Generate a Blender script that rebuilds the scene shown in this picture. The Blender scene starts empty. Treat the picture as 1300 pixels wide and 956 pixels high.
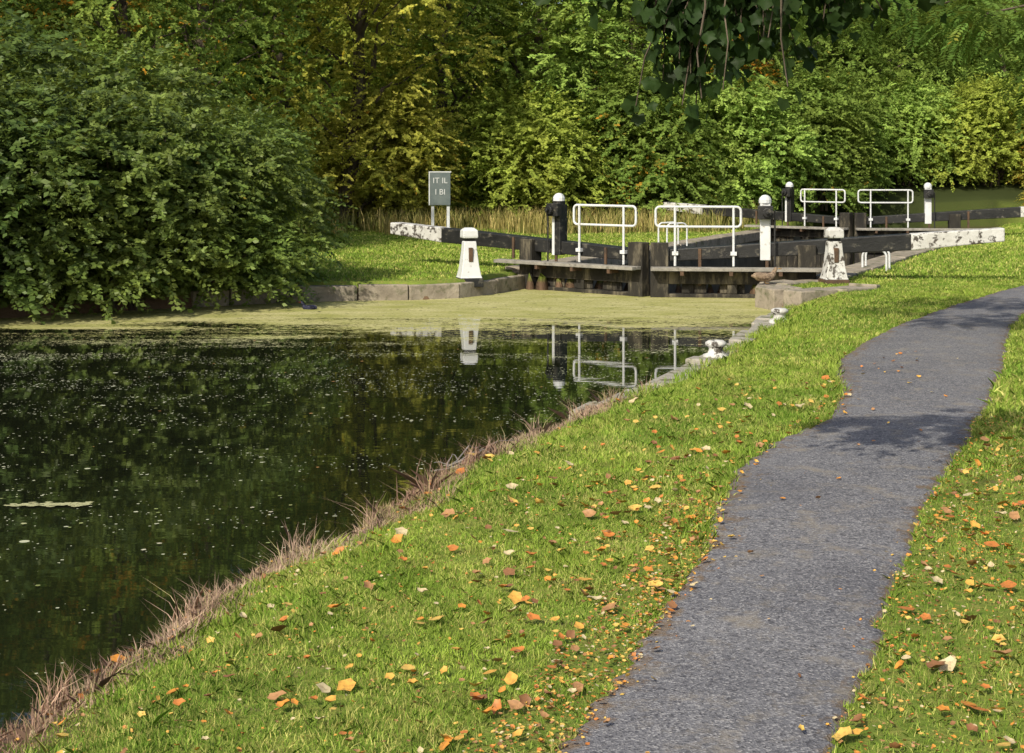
import bpy, math, random
import numpy as np
from mathutils import Vector

rng = np.random.default_rng(7)
random.seed(7)
S = bpy.context.scene
S.view_settings.view_transform = 'Standard'
S.view_settings.look = 'None'
S.view_settings.exposure = 0
COL = S.collection

# ------------------------------------------------------------------ helpers
def link(o, parent=None):
    COL.objects.link(o)
    if parent: o.parent = parent
    return o

def empty(name, loc=(0, 0, 0)):
    e = bpy.data.objects.new(name, None)
    e.empty_display_size = .3
    COL.objects.link(e)
    return e

class MB:
    def __init__(s): s.v = []; s.f = []
    def add(s, v, f):
        o = len(s.v); s.v += [tuple(a) for a in v]; s.f += [tuple(i + o for i in q) for q in f]
    def obj(s, name, mat, parent=None, bevel=0, smooth=False, seg=2):
        me = bpy.data.meshes.new(name); me.from_pydata(s.v, [], s.f); me.update()
        if mat: me.materials.append(mat)
        if smooth:
            for p in me.polygons: p.use_smooth = True
        o = link(bpy.data.objects.new(name, me), parent)
        if bevel:
            m = o.modifiers.new('b', 'BEVEL'); m.width = bevel; m.segments = seg; m.limit_method = 'ANGLE'
        return o

BOXF = [(0, 3, 2, 1), (4, 5, 6, 7), (0, 1, 5, 4), (1, 2, 6, 5), (2, 3, 7, 6), (3, 0, 4, 7)]
def box(mb, x0, x1, y0, y1, z0, z1):
    mb.add([(x0, y0, z0), (x1, y0, z0), (x1, y1, z0), (x0, y1, z0), (x0, y0, z1), (x1, y0, z1), (x1, y1, z1), (x0, y1, z1)], BOXF)

class Frame:
    """local frame: a runs along direction, t across, z up"""
    def __init__(s, o, d, n): s.o = np.array(o, float); s.d = np.array(d, float); s.n = np.array(n, float)
    def P(s, a, t, z): q = s.o + s.d * a + s.n * t; return (q[0], q[1], z)
    def box(s, mb, a0, a1, t0, t1, z0, z1, z0b=None, z1b=None):
        z0b = z0 if z0b is None else z0b; z1b = z1 if z1b is None else z1b
        P = s.P
        v = [P(a0, t0, z0), P(a1, t0, z0b), P(a1, t1, z0b), P(a0, t1, z0), P(a0, t0, z1), P(a1, t0, z1b), P(a1, t1, z1b), P(a0, t1, z1)]
        f = BOXF
        if s.d[0] * s.n[1] - s.d[1] * s.n[0] < 0: f = [tuple(reversed(q)) for q in BOXF]
        mb.add(v, f)

def tube(mb, pts, rad, n=8, cap=True):
    pts = [Vector(p) for p in pts]
    if not hasattr(rad, '__len__'): rad = [rad] * len(pts)
    rings = []; up = None
    for i, p in enumerate(pts):
        t = (pts[min(i + 1, len(pts) - 1)] - pts[max(i - 1, 0)]).normalized()
        if up is None:
            up = Vector((0, 0, 1)) if abs(t.z) < .9 else Vector((1, 0, 0))
        a = t.cross(up).normalized(); b = a.cross(t).normalized(); up = b
        rings.append([p + (a * math.cos(2 * math.pi * k / n) + b * math.sin(2 * math.pi * k / n)) * rad[i] for k in range(n)])
    v = [q for r in rings for q in r]; f = []
    for i in range(len(pts) - 1):
        for k in range(n):
            f.append((i * n + k, i * n + (k + 1) % n, (i + 1) * n + (k + 1) % n, (i + 1) * n + k))
    if cap:
        f.append(tuple(reversed(range(n)))); f.append(tuple(range((len(pts) - 1) * n, len(pts) * n)))
    mb.add(v, f)

def fast_mesh(name, V, F, mats, rnd=None, matidx=None, smooth=False):
    me = bpy.data.meshes.new(name)
    V = np.ascontiguousarray(V, dtype=np.float32); F = np.ascontiguousarray(F, dtype=np.int32)
    me.vertices.add(len(V)); me.vertices.foreach_set('co', V.ravel())
    k = F.shape[1]
    me.loops.add(F.size); me.loops.foreach_set('vertex_index', F.ravel())
    me.polygons.add(len(F)); me.polygons.foreach_set('loop_start', np.arange(0, F.size, k, dtype=np.int32))
    try: me.polygons.foreach_set('loop_total', np.full(len(F), k, dtype=np.int32))
    except Exception: pass
    for m in mats: me.materials.append(m)
    if matidx is not None: me.polygons.foreach_set('material_index', np.asarray(matidx, dtype=np.int32))
    if smooth: me.polygons.foreach_set('use_smooth', np.ones(len(F), dtype=bool))
    me.update(calc_edges=True)
    if rnd is not None:
        a = me.attributes.new('rnd', 'FLOAT', 'FACE'); a.data.foreach_set('value', np.ascontiguousarray(rnd, dtype=np.float32))
    return me

def nrm(a): return a / np.maximum(np.linalg.norm(a, axis=-1, keepdims=True), 1e-9)

def sstep(a, b, x):
    t = np.clip((x - a) / (b - a), 0, 1); return t * t * (3 - 2 * t)

def wob(x, y, s=1.0, seed=0):
    x = x * s; y = y * s
    return (np.sin(x * 1.7 + y * .6 + seed) + np.sin(x * -.9 + y * 2.1 + 2.3 * seed) + .6 * np.sin(3.9 * x + 1.3 * y + seed) + .6 * np.sin(-2.2 * x + 4.4 * y + 1.7 + seed)) / 3.2

# ------------------------------------------------------------------ materials
def newmat(name):
    m = bpy.data.materials.new(name); m.use_nodes = True
    nt = m.node_tree; b = nt.nodes['Principled BSDF']
    return m, nt, b

def N(nt, t, **kw):
    n = nt.nodes.new(t)
    for k, v in kw.items(): setattr(n, k, v)
    return n

def setin(nt, sock, v):
    if isinstance(v, bpy.types.NodeSocket): nt.links.new(v, sock)
    else: sock.default_value = v

def M(nt, op, a, b=0.0, c=None, clamp=False):
    n = N(nt, 'ShaderNodeMath', operation=op, use_clamp=clamp)
    setin(nt, n.inputs[0], a); setin(nt, n.inputs[1], b)
    if c is not None: setin(nt, n.inputs[2], c)
    return n.outputs[0]

def MIX(nt, f, a, b, blend='MIX'):
    n = N(nt, 'ShaderNodeMix', data_type='RGBA', blend_type=blend)
    setin(nt, n.inputs[0], f)
    for s, v in ((n.inputs[6], a), (n.inputs[7], b)):
        if isinstance(v, tuple) and len(v) == 3: v = (*v, 1)
        setin(nt, s, v)
    return n.outputs[2]

def NOISE(nt, vec, scale, detail=4, rough=.55):
    n = N(nt, 'ShaderNodeTexNoise'); n.inputs['Scale'].default_value = scale
    n.inputs['Detail'].default_value = detail; n.inputs['Roughness'].default_value = rough
    if vec is not None: nt.links.new(vec, n.inputs['Vector'])
    return n.outputs['Fac']

def OC(nt): return N(nt, 'ShaderNodeTexCoord').outputs['Object']

def MR(nt, v, a, b, c=0.0, d=1.0):
    n = N(nt, 'ShaderNodeMapRange'); nt.links.new(v, n.inputs[0])
    for i, q in enumerate((a, b, c, d)): n.inputs[i + 1].default_value = q
    return n.outputs[0]

def BUMP(nt, b, h, strength, dist=.02):
    n = N(nt, 'ShaderNodeBump'); n.inputs['Strength'].default_value = strength; n.inputs['Distance'].default_value = dist
    nt.links.new(h, n.inputs['Height']); nt.links.new(n.outputs[0], b.inputs['Normal'])

def surf(name, c1, c2, scale=4, rough=.8, bump=.4, c3=None, t3=(.6, .7), s3=9, bd=.02, spec=.3, stretch=None):
    m, nt, b = newmat(name); v = OC(nt)
    if stretch:
        mp = N(nt, 'ShaderNodeMapping'); mp.inputs['Scale'].default_value = stretch; nt.links.new(v, mp.inputs[0]); v = mp.outputs[0]
    n1 = NOISE(nt, v, scale, 6, .6)
    c = MIX(nt, MR(nt, n1, .3, .7), c1, c2)
    if c3:
        n3 = NOISE(nt, v, s3, 5, .65); c = MIX(nt, MR(nt, n3, *t3), c, c3)
    nt.links.new(c, b.inputs['Base Color']); b.inputs['Roughness'].default_value = rough
    b.inputs['Specular IOR Level'].default_value = spec
    BUMP(nt, b, NOISE(nt, v, scale * 5, 5, .65), bump, bd)
    return m

def leafmat(name, autumn=(.50, .23, .03), transl=.38, gloss=.35, tint=(.40, .46, .05)):
    m, nt, b = newmat(name)
    at = N(nt, 'ShaderNodeAttribute'); at.attribute_name = 'rnd'
    r = at.outputs['Fac']
    oi = N(nt, 'ShaderNodeObjectInfo')
    v = OC(nt)
    base = oi.outputs['Color']
    lump = NOISE(nt, v, .75, 3)
    val = M(nt, 'ADD', M(nt, 'MULTIPLY', r, 1.1), .5)
    hsv = N(nt, 'ShaderNodeHueSaturation'); nt.links.new(base, hsv.inputs['Color']); nt.links.new(val, hsv.inputs['Value'])
    nt.links.new(MR(nt, lump, .3, .7, .478, .512), hsv.inputs['Hue']); hsv.inputs['Saturation'].default_value = .94
    k = M(nt, 'ADD', M(nt, 'MULTIPLY', r, .55), M(nt, 'MULTIPLY', lump, .9))
    thr = M(nt, 'SUBTRACT', 1.15, M(nt, 'MULTIPLY', oi.outputs['Alpha'], .75))
    f = M(nt, 'MULTIPLY', M(nt, 'SUBTRACT', k, thr), 7, clamp=True)
    c = MIX(nt, f, hsv.outputs[0], autumn)
    if gloss > 0:
        nt.links.new(c, b.inputs['Base Color'])
        b.inputs['Roughness'].default_value = .5; b.inputs['Specular IOR Level'].default_value = gloss; front = b.outputs[0]
    else:
        df = N(nt, 'ShaderNodeBsdfDiffuse'); nt.links.new(c, df.inputs[0]); front = df.outputs[0]; nt.nodes.remove(b)
    tr = N(nt, 'ShaderNodeBsdfTranslucent')
    c2 = MIX(nt, .35, c, tint, 'MIX'); nt.links.new(c2, tr.inputs[0])
    mx = N(nt, 'ShaderNodeMixShader'); mx.inputs[0].default_value = transl
    nt.links.new(front, mx.inputs[1]); nt.links.new(tr.outputs[0], mx.inputs[2])
    nt.links.new(mx.outputs[0], nt.nodes['Material Output'].inputs[0])
    return m

bark = surf('bark', (.05, .038, .026), (.14, .11, .08), 6, .9, .8, stretch=(1, 1, .25))
foliage_m = leafmat('foliage', gloss=0)
foliage_b = leafmat('bush_foliage', gloss=.3, transl=.30)
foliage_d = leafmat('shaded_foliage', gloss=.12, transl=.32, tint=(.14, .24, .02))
foliage_y = leafmat('foliage_ochre', autumn=(.56, .43, .04), transl=.42, gloss=0)
black_paint = surf('black_paint', (.008, .008, .009), (.024, .024, .023), 3, .5, .3, (.12, .11, .085), (.58, .70), 6, stretch=(1, 1, 1.6), spec=.4)
black_wood = surf('black_wood', (.012, .011, .010), (.045, .040, .030), 5, .8, .7, (.15, .13, .09), (.52, .68), 5, stretch=(1, 1, .3))
white_paint = surf('white_paint', (.64, .66, .67), (.52, .53, .53), 3, .55, .15, (.28, .26, .21), (.60, .70), 14)
white_worn = surf('white_worn_paint', (.60, .60, .58), (.42, .41, .38), 5, .7, .4, (.07, .06, .05), (.52, .59), 9)
plank_m = surf('weathered_plank', (.18, .17, .15), (.32, .30, .26), 6, .85, .5, (.07, .065, .05), (.55, .7), 4)
stone_m = surf('coping_stone', (.20, .17, .13), (.38, .33, .26), 3, .9, .9, (.09, .10, .045), (.52, .68), 5)
pale_stone = surf('bank_stone', (.26, .24, .20), (.46, .43, .37), 6, .9, .8, (.12, .12, .055), (.50, .62), 6)
wall_stone = surf('lock_wall_stone', (.05, .045, .035), (.12, .11, .085), 2, .9, .9)
rusty = surf('rusty_iron', (.05, .035, .025), (.12, .07, .04), 9, .8, .4)
sign_m = surf('sign_board', (.09, .115, .115), (.14, .165, .16), 5, .6, .1)
sign_w = surf('sign_lettering', (.6, .62, .6), (.5, .5, .5), 30, .6, .0)

# ------------------------------------------------------------------ plan of the site (metres, water level z=0)
CANAL = np.array([(-6, -30), (-4.2, -5), (-2.9, 2), (-2.2, 5.3), (-1.90, 6.45), (-1.60, 7.7), (-1.10, 9.0), (-.58, 10.85), (-.27, 11.6), (.64, 13.8), (1.40, 15.4), (2.07, 17.3), (2.82, 19.4), (3.27, 21.0), (3.88, 23.1), (3.95, 23.8), (3.72, 24.3), (3.85, 25.0), (4.94, 26.03),
                  (.325, 28.07), (.05, 27.5), (-.2, 26.9), (-.75, 26.0), (-1.4, 25.6), (-3.35, 25.3), (-5, 24.2), (-7.5, 22.3), (-11, 19), (-14, 12), (-15, 4), (-16, -30)], float)
AX = np.array([.4036, .915])            # lock axis
PL = np.array([-.915, .4036])           # to the left of the axis
M1 = np.array([2.3, 26.3]); M2 = np.array([9.0, 41.5])
LH = np.array([.325, 28.07]); RH = np.array([4.94, 26.03]); DL = M2 - M1
TL = 9
LOCK = np.array([LH, RH, RH + DL, RH + DL + AX * TL, LH + DL + AX * TL, LH + DL], float)

def sdf(poly, x, y):
    shp = x.shape; x = x.ravel(); y = y.ravel()
    d = np.full(x.shape, 1e9); ins = np.zeros(x.shape, bool); n = len(poly)
    for i in range(n):
        a = poly[i]; b = poly[(i + 1) % n]; e = b - a
        wx = x - a[0]; wy = y - a[1]
        t = np.clip((wx * e[0] + wy * e[1]) / (e @ e), 0, 1)
        d = np.minimum(d, (wx - e[0] * t) ** 2 + (wy - e[1] * t) ** 2)
        c = ((a[1] > y) != (b[1] > y))
        xi = (b[0] - a[0]) * (y - a[1]) / (b[1] - a[1] + 1e-12) + a[0]
        ins ^= c & (x < xi)
    d = np.sqrt(d); d[ins] *= -1
    return d.reshape(shp)

def land(x, y):
    h = .30 + .02 * wob(x, y, .35)
    h = h + np.clip(np.maximum(y - 47, 0) * .15, 0, 8)
    h = h + np.where(y > 22, np.clip(np.maximum(-x - 6, 0) * .16, 0, 4), 0) * sstep(22, 30, y)
    h = h + np.clip(np.maximum(x - 13, 0) * .05, 0, 3)
    return h

def canal_sd(x, y):
    s = sdf(CANAL, x, y)
    nat = sstep(15.0, 13.0, y)
    return s + nat * (.09 * wob(x, y, 1.8, 3) + .04 * wob(x, y, 6, 1))

def ground_z(x, y):
    h = land(x, y)
    s = canal_sd(x, y)
    hb = np.where(y < 24.2, .20 * (1 - sstep(.05, 1.0, s)), 0.0)      # low sloping bank
    r = sstep(-.16, .14, s)
    z = -1.2 + (h - hb + 1.2) * r
    sl = sdf(LOCK, x, y)
    z = np.where(sl < .42, -3.2 + (np.maximum(h, .25) + 3.2) * sstep(.12, .40, sl), z)
    return z

def lines(a, b, step, lo, hi):
    mid = list(np.arange(a, b, step)); left = []; s = step; p = a
    while p > lo: s *= 1.22; p -= s; left.append(p)
    right = []; s = step; p = mid[-1]
    while p < hi: s *= 1.22; p += s; right.append(p)
    return np.array(left[::-1] + mid + right)

gx = lines(-5, 13.5, .10, -400, 400); gy = lines(4, 46, .11, -200, 500)
X, Y = np.meshgrid(gx, gy)
Z = ground_z(X, Y)
nx, ny = len(gx), len(gy)
idx = np.arange(nx * ny).reshape(ny, nx)
F = np.stack([idx[:-1, :-1], idx[:-1, 1:], idx[1:, 1:], idx[1:, :-1]], -1).reshape(-1, 4)

m, nt, b = newmat('turf_ground'); v = OC(nt)
sx = N(nt, 'ShaderNodeSeparateXYZ'); nt.links.new(v, sx.inputs[0])
c = MIX(nt, MR(nt, NOISE(nt, v, .7, 5), .35, .65), (.11, .17, .025), (.20, .26, .045))
c = MIX(nt, MR(nt, NOISE(nt, v, 14, 5, .7), .45, .7), c, (.24, .23, .06))
c = MIX(nt, MR(nt, NOISE(nt, v, 3.1, 5, .7), .60, .72), c, (.20, .15, .075))
c = MIX(nt, MR(nt, sx.outputs[2], .215, .13), c, (.17, .11, .07))
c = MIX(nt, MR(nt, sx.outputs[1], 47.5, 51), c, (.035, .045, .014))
nt.links.new(c, b.inputs['Base Color']); b.inputs['Roughness'].default_value = .95; b.inputs['Specular IOR Level'].default_value = .1
BUMP(nt, b, NOISE(nt, v, 30, 5, .7), .7, .03)
me = fast_mesh('ground', np.stack([X, Y, Z], -1).reshape(-1, 3), F, [m], smooth=True)
link(bpy.data.objects.new('ground', me))

# ------------------------------------------------------------------ water with duckweed
m, nt, b = newmat('canal_water'); v = OC(nt)
sx = N(nt, 'ShaderNodeSeparateXYZ'); nt.links.new(v, sx.inputs[0]); ox, oy = sx.outputs[0], sx.outputs[1]
mp = N(nt, 'ShaderNodeMapping'); mp.inputs['Scale'].default_value = (.45, 1.5, 1); nt.links.new(v, mp.inputs[0])
big = NOISE(nt, mp.outputs[0], .9, 6, .62)
mp2 = N(nt, 'ShaderNodeMapping'); mp2.inputs['Scale'].default_value = (1, 2.2, 1); nt.links.new(v, mp2.inputs[0])
fine = NOISE(nt, mp2.outputs[0], 9, 4, .75)
lft = M(nt, 'MULTIPLY', M(nt, 'MAXIMUM', M(nt, 'SUBTRACT', -2.8, ox), 0), .50)
yy = M(nt, 'ADD', M(nt, 'SUBTRACT', oy, 21.35), lft)
thin = M(nt, 'MULTIPLY', M(nt, 'MAXIMUM', M(nt, 'SUBTRACT', -3.2, ox), 0), .50)
soft = M(nt, 'ADD', M(nt, 'MAXIMUM', yy, 0), M(nt, 'MULTIPLY', M(nt, 'MINIMUM', yy, 0), .55))
sheet = M(nt, 'ADD', M(nt, 'ADD', M(nt, 'SUBTRACT', M(nt, 'MINIMUM', soft, 3.0), thin), M(nt, 'MULTIPLY', M(nt, 'SUBTRACT', big, .5), 7.5)), M(nt, 'MULTIPLY', M(nt, 'SUBTRACT', fine, .5), 9.0))
m1 = M(nt, 'MULTIPLY', sheet, 3, clamp=True)
hol = M(nt, 'MULTIPLY', M(nt, 'SUBTRACT', NOISE(nt, v, 6, 6, .75), .37), 30, clamp=True)
m1 = M(nt, 'MULTIPLY', m1, hol)
def flecks(scale, size, dens0, slope):
    vo = N(nt, 'ShaderNodeTexVoronoi'); vo.inputs['Scale'].default_value = scale; nt.links.new(v, vo.inputs['Vector'])
    cs = N(nt, 'ShaderNodeSeparateColor'); nt.links.new(vo.outputs['Color'], cs.inputs[0])
    rad = M(nt, 'MULTIPLY', cs.outputs[1], size)
    inside = M(nt, 'LESS_THAN', vo.outputs['Distance'], rad)
    D = M(nt, 'ADD', dens0, M(nt, 'MULTIPLY', M(nt, 'POWER', 2.718, M(nt, 'MULTIPLY', M(nt, 'MINIMUM', yy, 0), .30)), slope))
    patch = MR(nt, big, .44, .68, .05, 2.6)
    keep = M(nt, 'LESS_THAN', cs.outputs[0], M(nt, 'MULTIPLY', D, patch))
    return M(nt, 'MULTIPLY', inside, keep)
fl = M(nt, 'MAXIMUM', flecks(24, .42, .026, .34), flecks(9, .28, .009, .10))
fl = M(nt, 'MAXIMUM', fl, flecks(55, .5, .010, .42))
mask = M(nt, 'MAXIMUM', m1, fl)
b.inputs['Base Color'].default_value = (.008, .010, .005, 1); b.inputs['Roughness'].default_value = .02
b.inputs['IOR'].default_value = 1.5
bn = N(nt, 'ShaderNodeBump'); bn.inputs['Strength'].default_value = .035; bn.inputs['Distance'].default_value = .02
nt.links.new(NOISE(nt, mp2.outputs[0], 1.6, 3, .5), bn.inputs['Height']); nt.links.new(bn.outputs[0], b.inputs['Normal'])
dw = N(nt, 'ShaderNodeBsdfDiffuse')
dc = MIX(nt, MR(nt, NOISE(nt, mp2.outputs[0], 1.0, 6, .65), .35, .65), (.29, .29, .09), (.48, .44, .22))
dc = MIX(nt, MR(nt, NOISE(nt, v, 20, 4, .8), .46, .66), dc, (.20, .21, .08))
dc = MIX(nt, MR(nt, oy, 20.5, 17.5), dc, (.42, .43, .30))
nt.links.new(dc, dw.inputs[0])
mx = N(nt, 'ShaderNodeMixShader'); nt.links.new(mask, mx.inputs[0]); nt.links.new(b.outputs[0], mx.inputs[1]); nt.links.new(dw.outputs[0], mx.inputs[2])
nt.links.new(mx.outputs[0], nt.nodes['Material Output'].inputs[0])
water_m = m
wb = MB()
wb.add([(-17, -30, 0), (-2.5, -30, 0), (-.9, 5, 0), (4.6, 20, 0), (5.3, 25.95, 0), (2.3, 26.36, 0), (.0, 28.4, 0), (-17, 27, 0)], [tuple(range(8))])
wb.obj('canal_water', water_m)
m, nt, b = newmat('lock_water'); b.inputs['Base Color'].default_value = (.006, .008, .004, 1); b.inputs['Roughness'].default_value = .05
lw = MB()
q = [LH, RH, RH + DL + AX * TL, LH + DL + AX * TL]
lw.add([(a[0], a[1], -2.2) for a in q], [(0, 1, 2, 3)])
lw.obj('lock_water', m)

# ------------------------------------------------------------------ tarmac towpath
PE = np.array([
    (-12, -4.5, -3.3), (-4, -2.6, -1.5), (2, -1.0, .1), (4.2, -.28, .78), (5.19, .13, 1.09), (5.89, .353, 1.325), (6.55, .557, 1.565), (7.29, .765, 1.80), (7.88, .957, 2.0), (8.76, 1.10, 2.32), (9.87, 1.38, 2.74), (10.99, 1.84, 3.2), (12.0, 2.42, 3.6), (13.2, 2.74, 4.04), (14.7, 2.98, 4.62), (15.9, 3.30, 5.0), (17.7, 4.08, 5.6), (20, 5.25, 6.5), (22.3, 6.57, 7.75), (24.8, 8.07, 9.4), (28, 10.2, 11.7), (33, 13.6, 15.2), (45, 21, 22.8)])
def pedge(y, side):
    return np.interp(y, PE[:, 0], PE[:, side])
ys = np.arange(-12, 45, .045)
k = np.ones(9) / 9
def sm(a): return np.convolve(np.pad(a, 4, mode='edge'), k, 'valid')
xl = sm(pedge(ys, 1)) + .022 * wob(ys, ys * 0, 2.5, 1) + .026 * wob(ys, ys * .3, 11, 2) + rng.normal(0, .016, len(ys))
xr = sm(pedge(ys, 2)) + .025 * wob(ys, ys * 0, 2.2, 4) + .026 * wob(ys, ys * .3, 10, 5) + rng.normal(0, .016, len(ys))
nc = 21
u = np.linspace(0, 1, nc)
PX = xl[:, None] * (1 - u) + xr[:, None] * u; PY = np.repeat(ys[:, None], nc, 1)
PZ = land(PX, PY) + .014 + .012 * (1 - (2 * u - 1) ** 2)[None, :]
PZ[:, 0] -= .03; PZ[:, -1] -= .03
idx = np.arange(PX.size).reshape(PX.shape)
F = np.stack([idx[:-1, :-1], idx[:-1, 1:], idx[1:, 1:], idx[1:, :-1]], -1).reshape(-1, 4)
um = (u[:-1] + u[1:]) / 2
ev = np.tile(1 - np.minimum(um * 1.0, (1 - um) * 1.6).clip(0, .5) * 2, len(ys) - 1)
m, nt, b = newmat('tarmac'); v = OC(nt)
c = MIX(nt, MR(nt, NOISE(nt, v, 1.1, 5), .3, .7), (.115, .115, .130), (.180, .178, .190))
vo = N(nt, 'ShaderNodeTexVoronoi'); vo.inputs['Scale'].default_value = 120; nt.links.new(v, vo.inputs['Vector'])
cs = N(nt, 'ShaderNodeSeparateColor'); nt.links.new(vo.outputs['Color'], cs.inputs[0])
c = MIX(nt, MR(nt, cs.outputs[0], .55, 1.0, 0, .75), c, (.40, .39, .39))
c = MIX(nt, MR(nt, cs.outputs[1], .62, 1.0, 0, .8), c, (.035, .035, .042))
vo2 = N(nt, 'ShaderNodeTexVoronoi'); vo2.inputs['Scale'].default_value = 45; nt.links.new(v, vo2.inputs['Vector'])
cs2 = N(nt, 'ShaderNodeSeparateColor'); nt.links.new(vo2.outputs['Color'], cs2.inputs[0])
c = MIX(nt, MR(nt, cs2.outputs[0], .80, 1.0, 0, .6), c, (.05, .05, .06))
c = MIX(nt, MR(nt, NOISE(nt, v, 3.4, 6, .75), .53, .70, 0, .75), c, (.26, .225, .175))
c = MIX(nt, MR(nt, NOISE(nt, v, .6, 4, .6), .5, .7, 0, .4), c, (.085, .085, .098))
ea = N(nt, 'ShaderNodeAttribute'); ea.attribute_name = 'rnd'
ef = M(nt, 'ADD', ea.outputs['Fac'], M(nt, 'MULTIPLY', M(nt, 'SUBTRACT', NOISE(nt, v, 7, 6, .75), .5), 1.4))
c = MIX(nt, MR(nt, ef, .78, 1.0, 0, .85), c, (.16, .11, .065))
nt.links.new(c, b.inputs['Base Color']); b.inputs['Roughness'].default_value = .9; b.inputs['Specular IOR Level'].default_value = .2
BUMP(nt, b, M(nt, 'ADD', vo.outputs['Distance'], NOISE(nt, v, 60, 4)), .6, .006)
me = fast_mesh('towpath', np.stack([PX, PY, PZ], -1).reshape(-1, 3), F, [m], rnd=ev, smooth=True)
link(bpy.data.objects.new('towpath', me))

def on_path(x, y, grow=0.0):
    a = np.interp(y, ys, xl) - grow; c = np.interp(y, ys, xr) + grow
    return (x > a) & (x < c)

# ------------------------------------------------------------------ grass
def grassmat(name, ca, cb, cc, transl=.25):
    m, nt, b = newmat(name); nt.nodes.remove(b)
    at = N(nt, 'ShaderNodeAttribute'); at.attribute_name = 'rnd'; r = at.outputs['Fac']; v = OC(nt)
    c = MIX(nt, MR(nt, NOISE(nt, v, .8, 5, .6), .36, .62), ca, cb)
    f = M(nt, 'ADD', M(nt, 'MULTIPLY', r, .5), M(nt, 'MULTIPLY', NOISE(nt, v, 2.3, 5, .65), .8))
    c = MIX(nt, MR(nt, f, .66, .90), c, cc)
    hs = N(nt, 'ShaderNodeHueSaturation'); nt.links.new(c, hs.inputs['Color'])
    patch = MR(nt, NOISE(nt, v, 4.5, 4, .6), .35, .62, .68, 1.08)
    nt.links.new(M(nt, 'MULTIPLY', patch, M(nt, 'ADD', M(nt, 'MULTIPLY', r, .7), .75)), hs.inputs['Value'])
    df = N(nt, 'ShaderNodeBsdfDiffuse'); nt.links.new(hs.outputs[0], df.inputs[0])
    tr = N(nt, 'ShaderNodeBsdfTranslucent'); nt.links.new(hs.outputs[0], tr.inputs[0])
    mx = N(nt, 'ShaderNodeMixShader'); mx.inputs[0].default_value = transl
    nt.links.new(df.outputs[0], mx.inputs[1]); nt.links.new(tr.outputs[0], mx.inputs[2])
    nt.links.new(mx.outputs[0], nt.nodes['Material Output'].inputs[0])
    return m
grass_m = grassmat('grass_blades', (.17, .30, .04), (.33, .46, .07), (.48, .45, .15), .3)
dry_m = grassmat('dry_grass_blades', (.42, .27, .20), (.56, .41, .31), (.27, .30, .09), .2)
straw_m = grassmat('straw_blades', (.36, .29, .10), (.26, .30, .08), (.5, .40, .17), .25)

def blades(x, y, z, h, w, lean=.45):
    n = len(x); a = rng.uniform(0, 2 * np.pi, n); la = rng.uniform(0, 2 * np.pi, n); l = h * lean * np.abs(rng.normal(0, 1, n))
    p = np.stack([x, y, z - .005], -1); s = np.stack([np.cos(a), np.sin(a), 0 * a], -1) * (w / 2)[:, None]
    ld = np.stack([np.cos(la), np.sin(la), 0 * a], -1) * l[:, None]
    mid = p + ld * .35 + np.stack([0 * a, 0 * a, h * .6], -1)
    tip = p + ld + np.stack([0 * a, 0 * a, h], -1)
    V = np.stack([p - s, p + s, mid + s * .75, tip, mid - s * .75], 1).reshape(-1, 3)
    F = np.arange(n * 5).reshape(n, 5)
    return V, F

def scatter(x0, x1, y0, y1, dens):
    n = int((x1 - x0) * (y1 - y0) * dens)
    return rng.uniform(x0, x1, n), rng.uniform(y0, y1, n)

xs, yy_, hh, ww = [], [], [], []
for (x0, x1, y0, y1, dens, h, w) in [(-2.6, 3.6, 4.2, 9, 11000, .027, .0034), (-1.8, 5.6, 9, 15, 5600, .031, .0048), (.3, 9.5, 15, 26, 2200, .034, .008), (-5.5, 16, 25.5, 47, 420, .045, .022), (3.6, 12, 2, 15, 350, .05, .02), (9, 16, 15, 26, 300, .05, .02)]:
    x, y = scatter(x0, x1, y0, y1, dens)
    sd = canal_sd(x, y); ok = (sd > .24) & ~on_path(x, y, -.03) & (sdf(LOCK, x, y) > .55)
    right = x > np.interp(y, ys, xr)
    litter = right & (y < 10) & (rng.uniform(0, 1, len(x)) < .65)
    ok &= ~litter
    dl = np.interp(y, ys, xl) - x
    worn = (dl > 0) & (dl < .30) & (y < 8.2) & (rng.uniform(0, 1, len(x)) < .75 * (wob(x, y, 4, 3) > -.3)); ok &= ~worn
    bare = (wob(x, y, 2.6, 8) > .60) & (rng.uniform(0, 1, len(x)) < .6); ok &= ~bare
    cop = (sd < .30) & (y > 14.5); ok &= ~cop
    x = x[ok]; y = y[ok]
    hv = h * (1 + .35 * wob(x, y, 5, 2) + .25 * wob(x, y, 1.4, 5) + .3 * wob(x, y, 11, 3)) * rng.uniform(.5, 1.4, len(x))
    xs.append(x); yy_.append(y); hh.append(hv); ww.append(np.full(len(x), w) * rng.uniform(.6, 1.3, len(x)))
x = np.concatenate(xs); y = np.concatenate(yy_); h = np.concatenate(hh); w = np.concatenate(ww)
V, F = blades(x, y, ground_z(x, y), h, w, .8)
me = fast_mesh('grass', V, F, [grass_m], rnd=rng.uniform(0, 1, len(F)))
link(bpy.data.objects.new('grass', me))

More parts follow.
